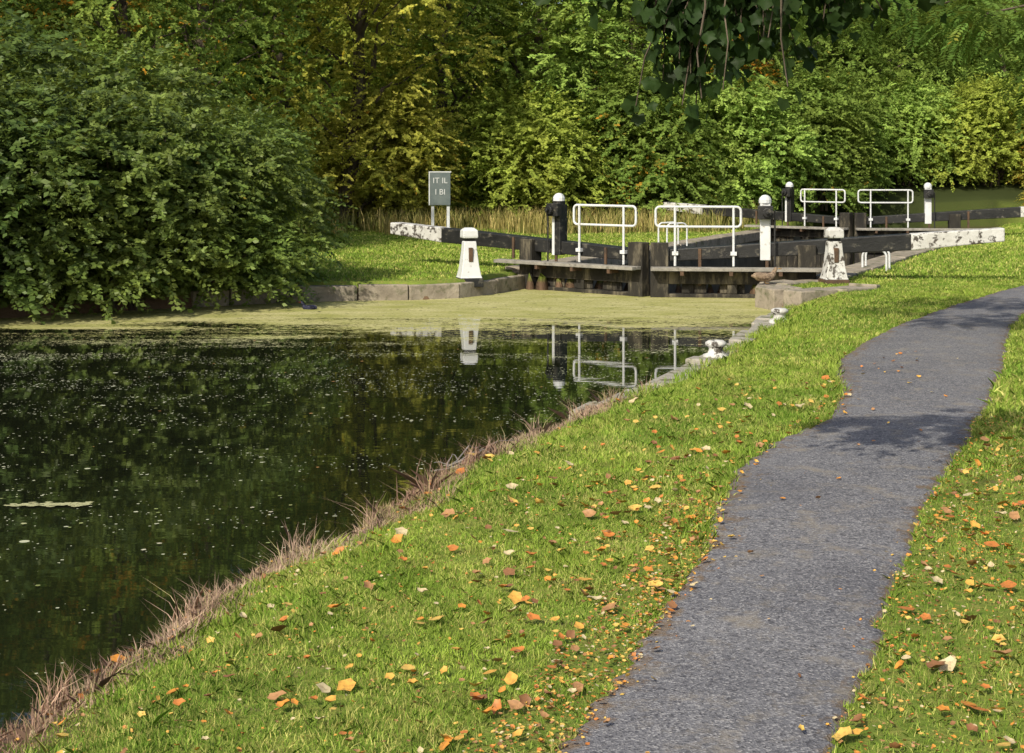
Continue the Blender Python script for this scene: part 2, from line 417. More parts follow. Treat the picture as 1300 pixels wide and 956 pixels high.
x, y = scatter(-2.2, 5.5, 8, 16, 1000)
xle = np.interp(y, ys, xl); d1 = xle - x
ok = (d1 > -.07) & (d1 < .10 + .10 * wob(x, y, 3, 1)); x, y = x[ok], y[ok]
x2, y2 = scatter(-2.2, 4.0, 4.5, 24, 1300); sd = canal_sd(x2, y2)
ok = (sd > .3) & (sd < .9) & (wob(x2, y2, 4, 6) > .35); ok |= (y2 > 14) & (sd > .18) & (sd < .45) & (wob(x2, y2, 3, 2) > .1); x2, y2 = x2[ok], y2[ok]
x = np.concatenate([x, x2]); y = np.concatenate([y, y2])
V, F = blades(x, y, ground_z(x, y) + .04 * (y > 14), rng.uniform(.04, .085, len(x)), rng.uniform(.004, .008, len(x)), .7)
me = fast_mesh('grass_fringe', V, F, [grass_m], rnd=rng.uniform(0, .8, len(F)))
link(bpy.data.objects.new('grass_fringe', me))

x, y = scatter(-3, 2, 4.2, 14.5, 6500); sd = canal_sd(x, y)
dn = (wob(x, y, 3.4, 9) * .5 + .5)
ok = (sd > -.04) & (sd < .24 + .36 * dn) & (rng.uniform(0, 1, len(x)) < .25 + .75 * dn) & ((sd < .3) | (rng.uniform(0, 1, len(x)) < .5))
x, y, dn = x[ok], y[ok], dn[ok]
tuft = (wob(x, y, 5.5, 4) > .50)
h = rng.uniform(.025, .065, len(x)) * (1 + 2.0 * tuft)
V, F = blades(x, y, ground_z(x, y), h, rng.uniform(.003, .006, len(x)), .9)
x3, y3 = scatter(-3, 1, 4.6, 12.5, 14); k3 = np.abs(canal_sd(x3, y3) - .05) < .12; x3, y3 = x3[k3], y3[k3]
V2, F2 = blades(x3, y3, ground_z(x3, y3), rng.uniform(.15, .34, len(x3)), np.full(len(x3), .006), .4)
V = np.vstack([V, V2]); F = np.vstack([F, F2 + F.max() + 1])
me = fast_mesh('dry_bank_grass', V, F, [dry_m], rnd=rng.uniform(0, .85, len(F)))
link(bpy.data.objects.new('dry_bank_grass', me))
x, y = scatter(-6, 18, 37, 49, 160)
foot = 41.5 + .21 * np.clip(x + 3, 0, 30)
ok = (y > foot + 1.2 * wob(x, y, .8, 2)) & (sdf(LOCK, x, y) > 1.2) & (wob(x, y, .9, 7) > -.35); x, y = x[ok], y[ok]
V, F = blades(x, y, ground_z(x, y), rng.uniform(.2, .75, len(x)), rng.uniform(.015, .03, len(x)), .35)
me = fast_mesh('tall_straw_grass', V, F, [straw_m], rnd=rng.uniform(0, 1, len(F)))
link(bpy.data.objects.new('tall_straw_grass', me))

# ------------------------------------------------------------------ template scattering (leaves)
def place(tv, tf, pos, Xa, Ya, Za):
    n = len(pos); m = len(tv)
    V = pos[:, None, :] + tv[None, :, 0:1] * Xa[:, None, :] + tv[None, :, 1:2] * Ya[:, None, :] + tv[None, :, 2:3] * Za[:, None, :]
    F = (np.arange(n) * m)[:, None, None] + tf[None]
    return V.reshape(-1, 3), F.reshape(-1, tf.shape[1])

def basis(yd, nz):
    yd = nrm(yd); xd = nrm(np.cross(yd, nz)); zd = np.cross(xd, yd); return xd, yd, zd

ang = np.array([0, 35, 70, 110, 145, 180, 215, 250, 290, 325]) * math.pi / 180
rr = np.array([1.0, .72, .86, .6, .62, .5, .62, .6, .86, .72])
ring = np.stack([np.sin(ang) * rr * .42, np.cos(ang) * rr * .5, .16 * np.abs(np.sin(ang)) + .10 * np.cos(ang * 2)], -1)
tv = np.vstack([[0, 0, -.02], ring]); tf = np.array([(0, 1 + (i + 1) % 10, 1 + i) for i in range(10)])
def fallen_mat(name, ramp):
    m, nt, b = newmat(name); at = N(nt, 'ShaderNodeAttribute'); at.attribute_name = 'rnd'
    cr = N(nt, 'ShaderNodeValToRGB'); cr.color_ramp.interpolation = 'CONSTANT'
    el = cr.color_ramp.elements
    while len(el) < len(ramp): el.new(.5)
    for i, cc in enumerate(ramp): el[i].position = i / len(ramp); el[i].color = (*cc, 1)
    nt.links.new(at.outputs['Fac'], cr.inputs[0])
    c = MIX(nt, MR(nt, NOISE(nt, OC(nt), 60, 3), .45, .7, 0, .5), cr.outputs[0], (.12, .06, .02))
    nt.links.new(c, b.inputs['Base Color']); b.inputs['Roughness'].default_value = .6
    return m
fall_m = fallen_mat('fallen_leaf', [(.58, .24, .035), (.48, .17, .035), (.60, .40, .09), (.22, .10, .04), (.52, .43, .25), (.60, .33, .06), (.36, .19, .08)])
def fallen(name, x, y, size, zoff=.03):
    n = len(x); z = ground_z(x, y) + zoff
    a = rng.uniform(0, 6.28, n); yd = np.stack([np.cos(a), np.sin(a), rng.normal(0, .25, n)], -1)
    nz = nrm(np.stack([rng.normal(0, .35, n), rng.normal(0, .35, n), np.ones(n)], -1))
    xd, yd, zd = basis(yd, nz); s = size[:, None]
    V, F = place(tv, tf, np.stack([x, y, z], -1), xd * s * rng.uniform(.7, 1.1, (n, 1)), yd * s, zd * s * rng.uniform(.3, 1.8, (n, 1)))
    rn = np.repeat(rng.uniform(0, 1, n), len(tf))
    me = fast_mesh(name, V, F, [fall_m], rnd=rn)
    return link(bpy.data.objects.new(name, me))
X1, Y1 = scatter(-2.2, 3.5, 4.5, 14, 70)
dpl = np.interp(Y1, ys, xl) - X1
keep = (canal_sd(X1, Y1) > .15) & ~on_path(X1, Y1, .02)
pr = np.where(dpl > 0, .30 + .7 * np.exp(-((dpl - .35) / .55) ** 2), .95) * np.clip(1.7 - (Y1 - 4) / 6.5, .05, 1)
keep &= rng.uniform(0, 1, len(X1)) < pr
fx, fy = X1[keep], Y1[keep]
fallen('fallen_leaves', fx, fy, np.clip(rng.lognormal(-2.95, .42, len(fx)), .025, .12), .028)
X1, Y1 = scatter(-1.5, 5, 4.5, 16, 3.6); keep = on_path(X1, Y1, 0)
X1, Y1 = X1[keep], Y1[keep]
X3, Y3 = scatter(-1.5, 5, 4.5, 14, 70); e = X3 - np.interp(Y3, ys, xl); k3 = (e > -.12) & (e < .14) & (rng.uniform(0, 1, len(X3)) < .6)
X1 = np.concatenate([X1, X3[k3]]); Y1 = np.concatenate([Y1, Y3[k3]])
fallen('path_leaves', X1, Y1, rng.uniform(.02, .065, len(X1)), .035)
X1, Y1 = scatter(1.0, 5, 4.5, 12, 750); xe = np.interp(Y1, ys, xr); keep = (X1 > xe - .03) & (rng.uniform(0, 1, len(X1)) < .5)
Xb, Yb = scatter(-2, 2.5, 4.5, 10, 110)
Xc, Yc = scatter(-.5, 2.5, 4.5, 9, 1400); e = Xc - np.interp(Yc, ys, xl); kc = (e > -.28) & (e < .10)
X1, Y1 = np.concatenate([X1[keep], Xb, Xc[kc]]), np.concatenate([Y1[keep], Yb, Yc[kc]])
k3 = (canal_sd(X1, Y1) > .1) & ((~on_path(X1, Y1, -.06)) | (rng.uniform(0, 1, len(X1)) < .14)); X1, Y1 = X1[k3], Y1[k3]
fallen('leaf_litter', X1, Y1, rng.uniform(.010, .030, len(X1)), .020)

X1, Y1 = scatter(-9, 3, 5, 20, 2.0); keep = canal_sd(X1, Y1) < -.2; X1, Y1 = X1[keep], Y1[keep]
n = len(X1); a = rng.uniform(0, 6.28, n); xd, yd, zd = basis(np.stack([np.cos(a), np.sin(a), 0 * a], -1), np.tile([0., 0, 1], (n, 1)))
s = rng.uniform(.02, .065, (n, 1))
V, F = place(tv, tf, np.stack([X1, Y1, np.full(n, .006)], -1), xd * s, yd * s, zd * s * .12)
float_m = fallen_mat('floating_leaf', [(.30, .33, .12), (.42, .42, .22), (.35, .18, .05), (.22, .27, .08), (.45, .42, .3)])
me = fast_mesh('floating_leaves', V, F, [float_m], rnd=np.repeat(rng.uniform(0, 1, n), len(tf)))
link(bpy.data.objects.new('floating_leaves', me))
n = 90; t = rng.uniform(-.27, .27, n); xd, yd, zd = basis(np.stack([np.ones(n), rng.normal(0, .3, n), 0 * t], -1), np.tile([0., 0, 1], (n, 1)))
V, F = place(tv, tf, np.stack([-3.04 + t, 10.3 + rng.normal(0, .03, n) + .1 * t, np.full(n, .008)], -1), xd * .05, yd * .08, zd * .008)
me = fast_mesh('drifting_weed', V, F, [float_m], rnd=np.repeat(rng.uniform(.21, .38, n), len(tf)))
link(bpy.data.objects.new('drifting_weed', me))

# ------------------------------------------------------------------ trees
LT = np.array([(0, 0, 0), (.5, .45, .12), (0, 1, 0), (-.5, .45, .12)]); LF = np.array([(0, 1, 2, 3)])

def foliage(R, C, RD, ntw, K, tl, ll, lw, droop=.25, lo=.5, zlow=-.75):
    C = np.array(C, float); RD = np.array(RD, float)
    w = (RD ** 2).sum(1); w /= w.sum()
    i = R.choice(len(C), ntw, p=w)
    d = nrm(R.normal(0, 1, (ntw, 3))); d[:, 2] = np.where(d[:, 2] < zlow, -d[:, 2], d[:, 2])
    rad = lo + (1.08 - lo) * R.uniform(0, 1, (ntw, 1)) ** .6
    p = C[i] + d * RD[i] * rad
    td = nrm(d * np.array([1, 1, .5]) + R.normal(0, .35, (ntw, 3)) + np.array([0, 0, .12]))
    s = np.linspace(.05, 1, K)
    tlen = tl * R.uniform(.6, 1.3, (ntw, 1, 1))
    base = p[:, None, :] + td[:, None, :] * tlen * s[None, :, None]
    base[:, :, 2] -= (droop * tlen[:, :, 0] * s[None, :] ** 2)
    side = np.where(np.arange(K) % 2 == 0, 1, -1)[None, :, None]
    pr = nrm(np.cross(td, np.array([0, 0, 1.0]) + R.normal(0, .25, (ntw, 3))))[:, None, :]
    ld = td[:, None, :] * .55 + pr * side * .8 + R.normal(0, .3, (ntw, K, 3)) + np.array([0, 0, -.25])
    nz = np.array([0, 0, .5]) + d[:, None, :] * .9 + R.normal(0, .38, (ntw, K, 3))
    base = base.reshape(-1, 3); ld = ld.reshape(-1, 3); nz = nrm(nz.reshape(-1, 3))
    xd, yd, zd = basis(ld, nz)
    sz = R.uniform(.65, 1.25, (len(base), 1))
    V, F = place(LT, LF, base, xd * lw * sz, yd * ll * sz, zd * lw * sz)
    tw = np.repeat(R.uniform(0, 1, ntw), K)
    return V, F, np.clip(.55 * tw + .45 * R.uniform(0, 1, len(base)), 0, 1)

def join_tree(name, mb, V, F, rnd, mat_leaf):
    bv = np.array(mb.v, float).reshape(-1, 3)
    quads = [f for f in mb.f if len(f) == 4]
    bf = np.array(quads, int).reshape(-1, 4)
    VV = np.vstack([bv, V]); FF = np.vstack([bf, F + len(bv)])
    mi = np.concatenate([np.zeros(len(bf)), np.ones(len(F))]); rr_ = np.concatenate([np.zeros(len(bf)), rnd])
    return fast_mesh(name, VV, FF, [bark, mat_leaf], rnd=rr_, matidx=mi)

def limb(mb, a, b_, r0, r1, R, n=6, seg=5, sag=.0):
    a = np.array(a, float); b_ = np.array(b_, float); L = np.linalg.norm(b_ - a); pts = []
    for k in range(seg + 1):
        t = k / seg; p = a * (1 - t) + b_ * t + R.normal(0, .035 * L, 3) * math.sin(math.pi * t)
        p[2] += math.sin(math.pi * t) * L * .08 - sag * t * t
        pts.append(p)
    tube(mb, pts, [r0 + (r1 - r0) * k / seg for k in range(seg + 1)], n, False)

def make_tree(name, seed, H=12, Rr=3.6, low=.08, nl=34, ntw=2500, K=22, ll=.125, lw=.082, mat=None, droop=.25):
    R = np.random.default_rng(seed); mb = MB()
    tp = [np.array([0, 0, -.3])]; lean = R.normal(0, .25, 2)
    for k in range(1, 9):
        t = k / 8; tp.append(np.array([lean[0] * t * 2 + R.normal(0, .08), lean[1] * t * 2 + R.normal(0, .08), H * .9 * t]))
    tube(mb, tp, [.26 * (1 - .85 * k / 8) + .02 for k in range(9)], 8, False)
    C, RD = [], []
    for k in range(nl):
        t = (k + .5) / nl; z = H * (low + (.95 - low) * t)
        env = Rr * (math.sin(math.pi * min(1, (.22 + .74 * t)))) ** .7
        a = k * 2.39996 + R.uniform(-.4, .4); rad = env * R.uniform(.45, .95)
        c = np.array([math.cos(a) * rad + lean[0] * t * 2, math.sin(a) * rad + lean[1] * t * 2, z + R.normal(0, .3)])
        s = R.uniform(.75, 1.35) * Rr * .30
        C.append(c); RD.append((s * 1.15, s * 1.15, s * .75))
        zz = max(.5, c[2] - rad * .6); j = min(7, int(zz / (H * .9) * 8)); o = tp[j]
        limb(mb, o, c, .07 * (1 - .5 * t) + .015, .012, R)
    V, F, r = foliage(R, C, RD, ntw, K, .75, ll, lw, droop)
    return join_tree(name, mb, V, F, r, mat or foliage_m)

def make_bush(name, seed, H=3.2, Rr=1.9, nl=22, ntw=2400, K=22, ll=.10, lw=.060, mat=None):
    R = np.random.default_rng(seed); mb = MB(); C, RD = [], []
    for k in range(nl):
        t = (k + .5) / nl; z = H * (.10 + .80 * t); env = Rr * (1 - .55 * t ** 2) * (.72 + .28 * min(1, t * 3))
        a = k * 2.39996 + R.uniform(-.5, .5); rad = env * R.uniform(.3, .85)
        c = np.array([math.cos(a) * rad, math.sin(a) * rad, z]); s = R.uniform(.7, 1.25) * Rr * .33
        C.append(c); RD.append((s * 1.2, s * 1.2, s * .7))
        limb(mb, (R.normal(0, .15), R.normal(0, .15), -.2), c, .04, .008, R, 5)
    V, F, r = foliage(R, C, RD, ntw, K, .6, ll, lw, .3)
    return join_tree(name, mb, V, F, r, mat or foliage_m)

TREES = [make_tree('tree_a', 11), make_tree('tree_b', 12, H=11, Rr=3.9, nl=38), make_tree('tree_c', 13, H=13, Rr=3.3, mat=foliage_y, ll=.12, lw=.085),
         make_tree('tree_d', 14, H=10, Rr=3.4, nl=30, ll=.15, lw=.06, droop=.4)]
BUSH = [make_bush('bush_a', 21, mat=foliage_b), make_bush('bush_b', 22, H=3.4, Rr=2.1, mat=foliage_b)]
BUSH2 = [make_bush('bush_c', 23), make_bush('bush_d', 24, H=3.4, Rr=2.1)]

def put(name, me, x, y, s=1.0, rot=None, col=(.05, .09, .015), au=.2, sz=None, z=None, parent=None):
    o = bpy.data.objects.new(name, me)
    zz = float(land(np.array([x]), np.array([y]))[0]) if z is None else z
    o.location = (x, y, zz); o.rotation_euler = (0, 0, random.uniform(0, 6.28) if rot is None else rot)
    o.scale = (s, s, s if sz is None else sz); o.color = (*col, au)
    link(o, parent); return o

HZ = (.13, .19, .030); HD = (.085, .135, .022)
DG = (.09, .165, .028); MG = (.17, .26, .042); YG = (.30, .38, .05); OC_ = (.42, .42, .055); LG = (.27, .41, .07)
put('hazel_bush', BUSH[0], -4.75, 24.9, .90, .4, HZ, .12, .84, z=.1)
put('hazel_bush', BUSH[1], -5.9, 23.9, .95, 2.0, HZ, .10, .88, z=.1)
put('hazel_bush', BUSH[0], -7.6, 23.2, 1.12, 3.3, HD, .10, 1.0, z=.1)
put('hazel_bush', BUSH[1], -9.6, 22.0, 1.2, 4.3, HZ, .1, 1.10, z=.1)
put('hazel_bush', BUSH[1], -6.6, 26.4, 1.05, 5.0, HZ, .15, 1.02)
put('hazel_bush', BUSH[0], -12.2, 20.2, 1.3, 1.3, HZ, .1, 1.2, z=.2)
put('hazel_bush', BUSH[0], -9.0, 26.0, 1.3, 5.6, HD, .15, 1.15)
put('hawthorn_tree', TREES[0], -7.9, 32.5, .70, 1.0, MG, .42)
put('hawthorn_tree', TREES[1], -11.8, 30.0, .78, 2.4, DG, .46)
put('elm_tree', TREES[2], -4.9, 45.0, .92, .3, OC_, .25)
put('elm_tree', TREES[2], -8.2, 39.5, .88, 2.2, MG, .26)
put('elm_tree', TREES[0], -2.4, 49.5, .92, 5.2, YG, .15)
put('oak_tree', TREES[1], .6, 51.0, .95, 4.0, MG, .15)
put('ash_tree', TREES[3], 3.4, 50.5, 1.05, .9, LG, .10)
put('cherry_tree', TREES[0], 6.4, 51.5, .58, 1.9, YG, .66)
put('oak_tree', TREES[1], 8.6, 55.0, 1.0, 2.5, MG, .20)
put('ash_tree', TREES[3], 12.2, 57.0, 1.05, 4.4, MG, .2)
put('maple_tree', TREES[2], 21.5, 58.5, .7, 5.0, OC_, .35)
put('maple_tree', TREES[3], 18.0, 57.0, .85, 3.0, LG, .20)
put('oak_tree', TREES[1], 25.0, 62.0, .95, 3.6, MG, .25)
put('elder_bush', BUSH2[1], -3.6, 46.0, 1.1, 1.0, OC_, .30)
put('elder_bush', BUSH2[0], .6, 47.5, 1.2, 2.0, YG, .15)
put('elder_bush', BUSH2[1], 4.1, 48.4, 1.3, 3.0, MG, .30)
put('elder_bush', BUSH2[0], 7.0, 49.5, 1.2, 4.0, LG, .2)
put('elder_bush', BUSH2[1], 9.8, 51.0, 1.2, 5.0, MG, .2)
put('elder_bush', BUSH2[0], 13.6, 54.5, 1.1, 2.2, LG, .2)
put('elder_bush', BUSH2[1], 16.2, 53.6, 1.0, 1.2, YG, .25)
put('elder_bush', BUSH2[0], 11.6, 55.5, 1.2, .2, MG, .2)
put('elder_bush', BUSH2[1], 18.8, 52.5, .9, 1.5, OC_, .5)
put('elder_bush', BUSH2[0], 21.4, 53.0, 1.0, 3.5, YG, .4)
put('elder_bush', BUSH2[0], 16.8, 48.5, .50, 2.5, OC_, .5)
put('elder_bush', BUSH2[0], -6.6, 36.5, .95, 3.5, YG, .2)
put('elder_bush', BUSH2[1], -8.2, 30.5, 1.1, 4.5, MG, .25)

wood = empty('woodland')
R = np.random.default_rng(5)
rows = []
for x in np.arange(-30, 50, 5.0): rows.append((x + R.normal(0, 1), 64 + R.normal(0, 1.4)))
for x in np.arange(-40, 62, 6.5): rows.append((x + R.normal(0, 1), 77 + R.normal(0, 2)))
for x in np.arange(-50, 80, 8): rows.append((x + R.normal(0, 1), 94 + R.normal(0, 3)))
for x in np.arange(-17, -8, 4.5): rows.append((x + R.normal(0, .6), 46 + R.normal(0, 1)))
for x in np.arange(-24, -5, 5): rows.append((x + R.normal(0, .8), 54 + R.normal(0, 1)))
for y in np.arange(24, 50, 6.5):
    rows.append((-20.5 + R.normal(0, 1), y))
for x in (-15.5,): rows.append((x, 37.5))
for y in np.arange(36, 60, 7): rows.append((29 + R.normal(0, 1), y))
pal = [DG, DG, MG, MG, YG, (.14, .24, .05), (.22, .29, .045)]
for i, (x, y) in enumerate(rows):
    if sdf(LOCK, np.array([x]), np.array([y]))[0] < 2.0: continue
    k = int(R.integers(0, 4)); s = R.uniform(.95, 1.25)
    put('woodland_tree', TREES[k], x, y, s, R.uniform(0, 6.28), pal[int(R.integers(0, len(pal)))], R.uniform(.10, .34), parent=wood)
for x in np.arange(-26, 44, 4.2):
    yb = 59 + R.normal(0, 1)
    if sdf(LOCK, np.array([x]), np.array([yb]))[0] < 1.5: continue
    put('understorey_bush', BUSH2[int(R.integers(0, 2))], x, yb, R.uniform(1.3, 1.7), R.uniform(0, 6.28), pal[int(R.integers(0, 4))], R.uniform(.1, .3), parent=wood)

# near sycamore with hanging leaves (trunk stands to the right of the path)
ang = np.linspace(0, 2 * np.pi, 16, endpoint=False)
rs = np.array([1, .80, .72, .92, .68, .70, .74, .48, .36, .48, .74, .70, .68, .92, .72, .80])
ring = np.stack([np.sin(ang) * rs * .58, .45 + np.cos(ang) * rs * .55, .14 * np.abs(np.sin(ang * 1.5)) - .15 * (1 - rs)], -1)
mtv = np.vstack([[0, .45, 0], ring]); mtf = np.array([(0, 1 + i, 1 + (i + 1) % 16) for i in range(16)])
R = np.random.default_rng(31); mb = MB()
tube(mb, [(5.6, 5.6, 0), (5.5, 5.6, 1.5), (5.4, 5.7, 3), (5.2, 5.8, 5), (5.0, 6, 8)], [.32, .26, .22, .17, .06], 10, False)
tips = []
def branch(a, b_, r0, r1, nt_, spread, hang, t0=.35):
    limb(mb, a, b_, r0, r1, R, 6, 7)
    a = np.array(a); b_ = np.array(b_)
    for k in range(nt_):
        t = R.uniform(t0, 1.0); o = a * (1 - t) + b_ * t + np.array([0, 0, math.sin(math.pi * t) * np.linalg.norm(b_ - a) * .08])
        e = o + np.array([R.normal(0, spread), R.normal(0, spread), -R.uniform(*hang)])
        tips.append((o, e)); limb(mb, o, e, .008, .003, R, 4, 4)
branch((5.4, 5.7, 3.3), (.74, 8.3, 3.28), .09, .015, 28, .12, (.25, .84), .87)
branch((5.4, 5.7, 3.5), (.36, 8.6, 3.40), .08, .015, 16, .12, (.10, .42), .88)
branch((5.3, 5.8, 3.9), (1.20, 8.8, 3.34), .08, .02, 24, .14, (.10, .62), .86)
branch((5.3, 5.8, 4.1), (1.75, 9.0, 3.42), .08, .02, 18, .18, (.05, .45), .85)
branch((5.2, 5.8, 4.8), (.2, 5.5, 5.2), .10, .02, 16, .6, (.1, .6))
branch((5.2, 5.8, 5.6), (2.0, 9.5, 6.0), .10, .02, 26, .7, (.1, .7))
branch((5.1, 5.9, 6.4), (6.5, 10, 6.8), .10, .02, 30, .7, (.1, .7))
branch((5.1, 5.9, 5.6), (8.2, 4.5, 6.4), .10, .02, 30, .8, (.1, .7))
P_, D_, Nn = [], [], []
for o, e in tips:
    for k in range(16):
        t = R.uniform(.15, 1.0); p = o * (1 - t) + e * t + R.normal(0, .05, 3)
        P_.append(p); D_.append((e - o) / np.linalg.norm(e - o) * .5 + R.normal(0, .40, 3) + np.array([0, 0, -.8])); Nn.append(R.normal(0, .9, 3) + np.array([0, -.2, .5]))
P_ = np.array(P_); D_ = np.array(D_); Nn = nrm(np.array(Nn)); xd, yd, zd = basis(D_, Nn)
s = R.uniform(.065, .12, (len(P_), 1))
V, F = place(mtv, mtf, P_, xd * s, yd * s, zd * s * R.uniform(.5, 2.2, (len(P_), 1)))
syc = empty('sycamore_tree')
bo = mb.obj('trunk_and_branches', bark, syc)
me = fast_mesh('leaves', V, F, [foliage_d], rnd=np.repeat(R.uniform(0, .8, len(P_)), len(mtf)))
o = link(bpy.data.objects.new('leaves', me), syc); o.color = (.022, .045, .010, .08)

# near rowan with feathery leaves over the path
R = np.random.default_rng(41); mb = MB()
tube(mb, [(8.8, 15.5, 0), (8.7, 15.5, 1.5), (8.5, 15.6, 3), (8.2, 15.8, 5.5), (8.0, 16, 9)], [.25, .2, .17, .12, .04], 10, False)
C, RD = [], []
for (cx, cy, cz, s) in [(5.6, 15.0, 3.75, .80), (4.7, 15.8, 3.70, .70), (3.9, 15.6, 3.75, .60), (5.3, 17, 3.95, .85), (3.1, 15.2, 3.85, .50), (2.7, 16.3, 4.15, .50), (4.4, 14.6, 3.62, .50), (4.1, 17.2, 4.15, .7), (3.4, 17.6, 4.3, .6), (5.0, 14.2, 3.4, .45), (5.3, 15.6, 3.1, .45),
                        (6.8, 14.6, 4.3, 1.0), (7.2, 14.2, 5.4, 1.2), (7.4, 17.5, 4.6, 1.2), (6.2, 15.8, 5.4, 1.3), (8.4, 16, 7.4, 1.7), (9.9, 15, 5.8, 1.6)]:
    C.append((cx, cy, cz)); RD.append((s, s, s * .62)); limb(mb, (8.5, 15.6, min(cz + .1, 5.4)), (cx, cy, cz), .06, .010, R, 6, 6)
C = np.array(C); RD = np.array(RD); nf = 3200
w = (RD ** 1.6).sum(1); w /= w.sum(); i = R.choice(len(C), nf, p=w); d = nrm(R.normal(0, 1, (nf, 3)))
p = C[i] + d * RD[i] * (R.uniform(.3, 1.05, (nf, 1)))
fd = nrm(d * np.array([1, 1, .3]) + R.normal(0, .4, (nf, 3)) + np.array([0, 0, -.35]))
K = 15; s = np.concatenate([np.repeat(np.linspace(.25, .92, 7), 2), [1.0]]); side = np.array([1, -1] * 7 + [0.])
pr = nrm(np.cross(fd, np.array([0, 0, 1.]) + R.normal(0, .3, (nf, 3))))
bs = p[:, None, :] + fd[:, None, :] * (.24 * s)[None, :, None]; bs[:, :, 2] -= .07 * s[None, :] ** 2
ld = fd[:, None, :] * .5 + pr[:, None, :] * side[None, :, None] + R.normal(0, .08, (nf, K, 3)) + np.array([0, 0, -.15])
bs = bs.reshape(-1, 3); ld = ld.reshape(-1, 3); nz = nrm(np.repeat(np.cross(pr, fd), K, 0) + R.normal(0, .15, (len(bs), 3)))
xd, yd, zd = basis(ld, nz)
V, F = place(LT, LF, bs, xd * .030, yd * .085, zd * .02)
me = join_tree('rowan_tree', mb, V, F, np.repeat(R.uniform(0, 1, nf), K), foliage_m)
o = link(bpy.data.objects.new('rowan_tree', me)); o.color = (.095, .17, .028, .12)

# ------------------------------------------------------------------ stone copings
def blocks(name, pts, width, z0, z1, mat, side=1, lmin=.6, lmax=1.1, jit=.02, gap=.012, bev=.02):
    pts = [np.array(p, float) for p in pts]; mb = MB()
    seg = [np.linalg.norm(pts[i + 1] - pts[i]) for i in range(len(pts) - 1)]; cum = np.concatenate([[0], np.cumsum(seg)]); L = cum[-1]
    def at(s):
        i = min(len(seg) - 1, max(0, int(np.searchsorted(cum, s) - 1))); t = (s - cum[i]) / seg[i]; return pts[i] * (1 - t) + pts[i + 1] * t
    s = 0
    while s < L - .15:
        e = min(L, s + random.uniform(lmin, lmax)); a = at(s + gap); c = at(e - gap); d = (c - a) / np.linalg.norm(c - a); n = np.array([-d[1], d[0]]) * side
        j = lambda k=jit: random.uniform(-k, k)
        o1, o2, w1, w2, zz = j(), j(), width + j(jit * 2), width + j(jit * 2), z1 + j(jit * .6)
        q = [a + n * o1, c + n * o2, c + n * w2, a + n * w1]
        v = [(p[0], p[1], z0) for p in q] + [(p[0], p[1], zz + j(jit * .5)) for p in q]
        mb.add(v, BOXF if side > 0 else [tuple(reversed(f)) for f in BOXF]); s = e
    return mb.obj(name, mat, None, bev, seg=2)
blocks('quay_coping', [(.33, 28.1), (.05, 27.5), (-.2, 26.9), (-.75, 26.0), (-1.4, 25.6), (-3.35, 25.3), (-5, 24.2)], .45, -.5, .25, stone_m, -1)
blocks('bank_coping', [(.50, 13.4), (1.40, 15.4), (2.07, 17.3), (2.82, 19.4), (3.27, 21.0), (3.86, 23.0)], .33, -.4, .14, pale_stone, -1, .4, 1.1, .04)
blocks('wing_wall', [(3.93, 23.75), (3.72, 24.3), (3.85, 25.0), (4.94, 26.03)], .5, -.6, .33, stone_m, -1, .6, .9, .03)
b2 = blocks('wing_step', [(4.0, 23.35), (4.75, 23.75), (5.3, 24.35)], .42, -.2, .35, stone_m, -1, .5, .8, .04)
for nm, a, sd_ in (('lock_wall', LH, 1), ('lock_wall', RH, -1)):
    e = a + DL
    blocks('lock_coping', [a + AX * .1, e + AX * 3], .55, .12, .36, stone_m, sd_, .9, 1.3, .01)
    mb = MB(); fr = Frame(a, AX, PL * sd_); fr.box(mb, .0, 21, .02, .5, -3.2, .118); mb.obj('lock_wall', wall_stone)

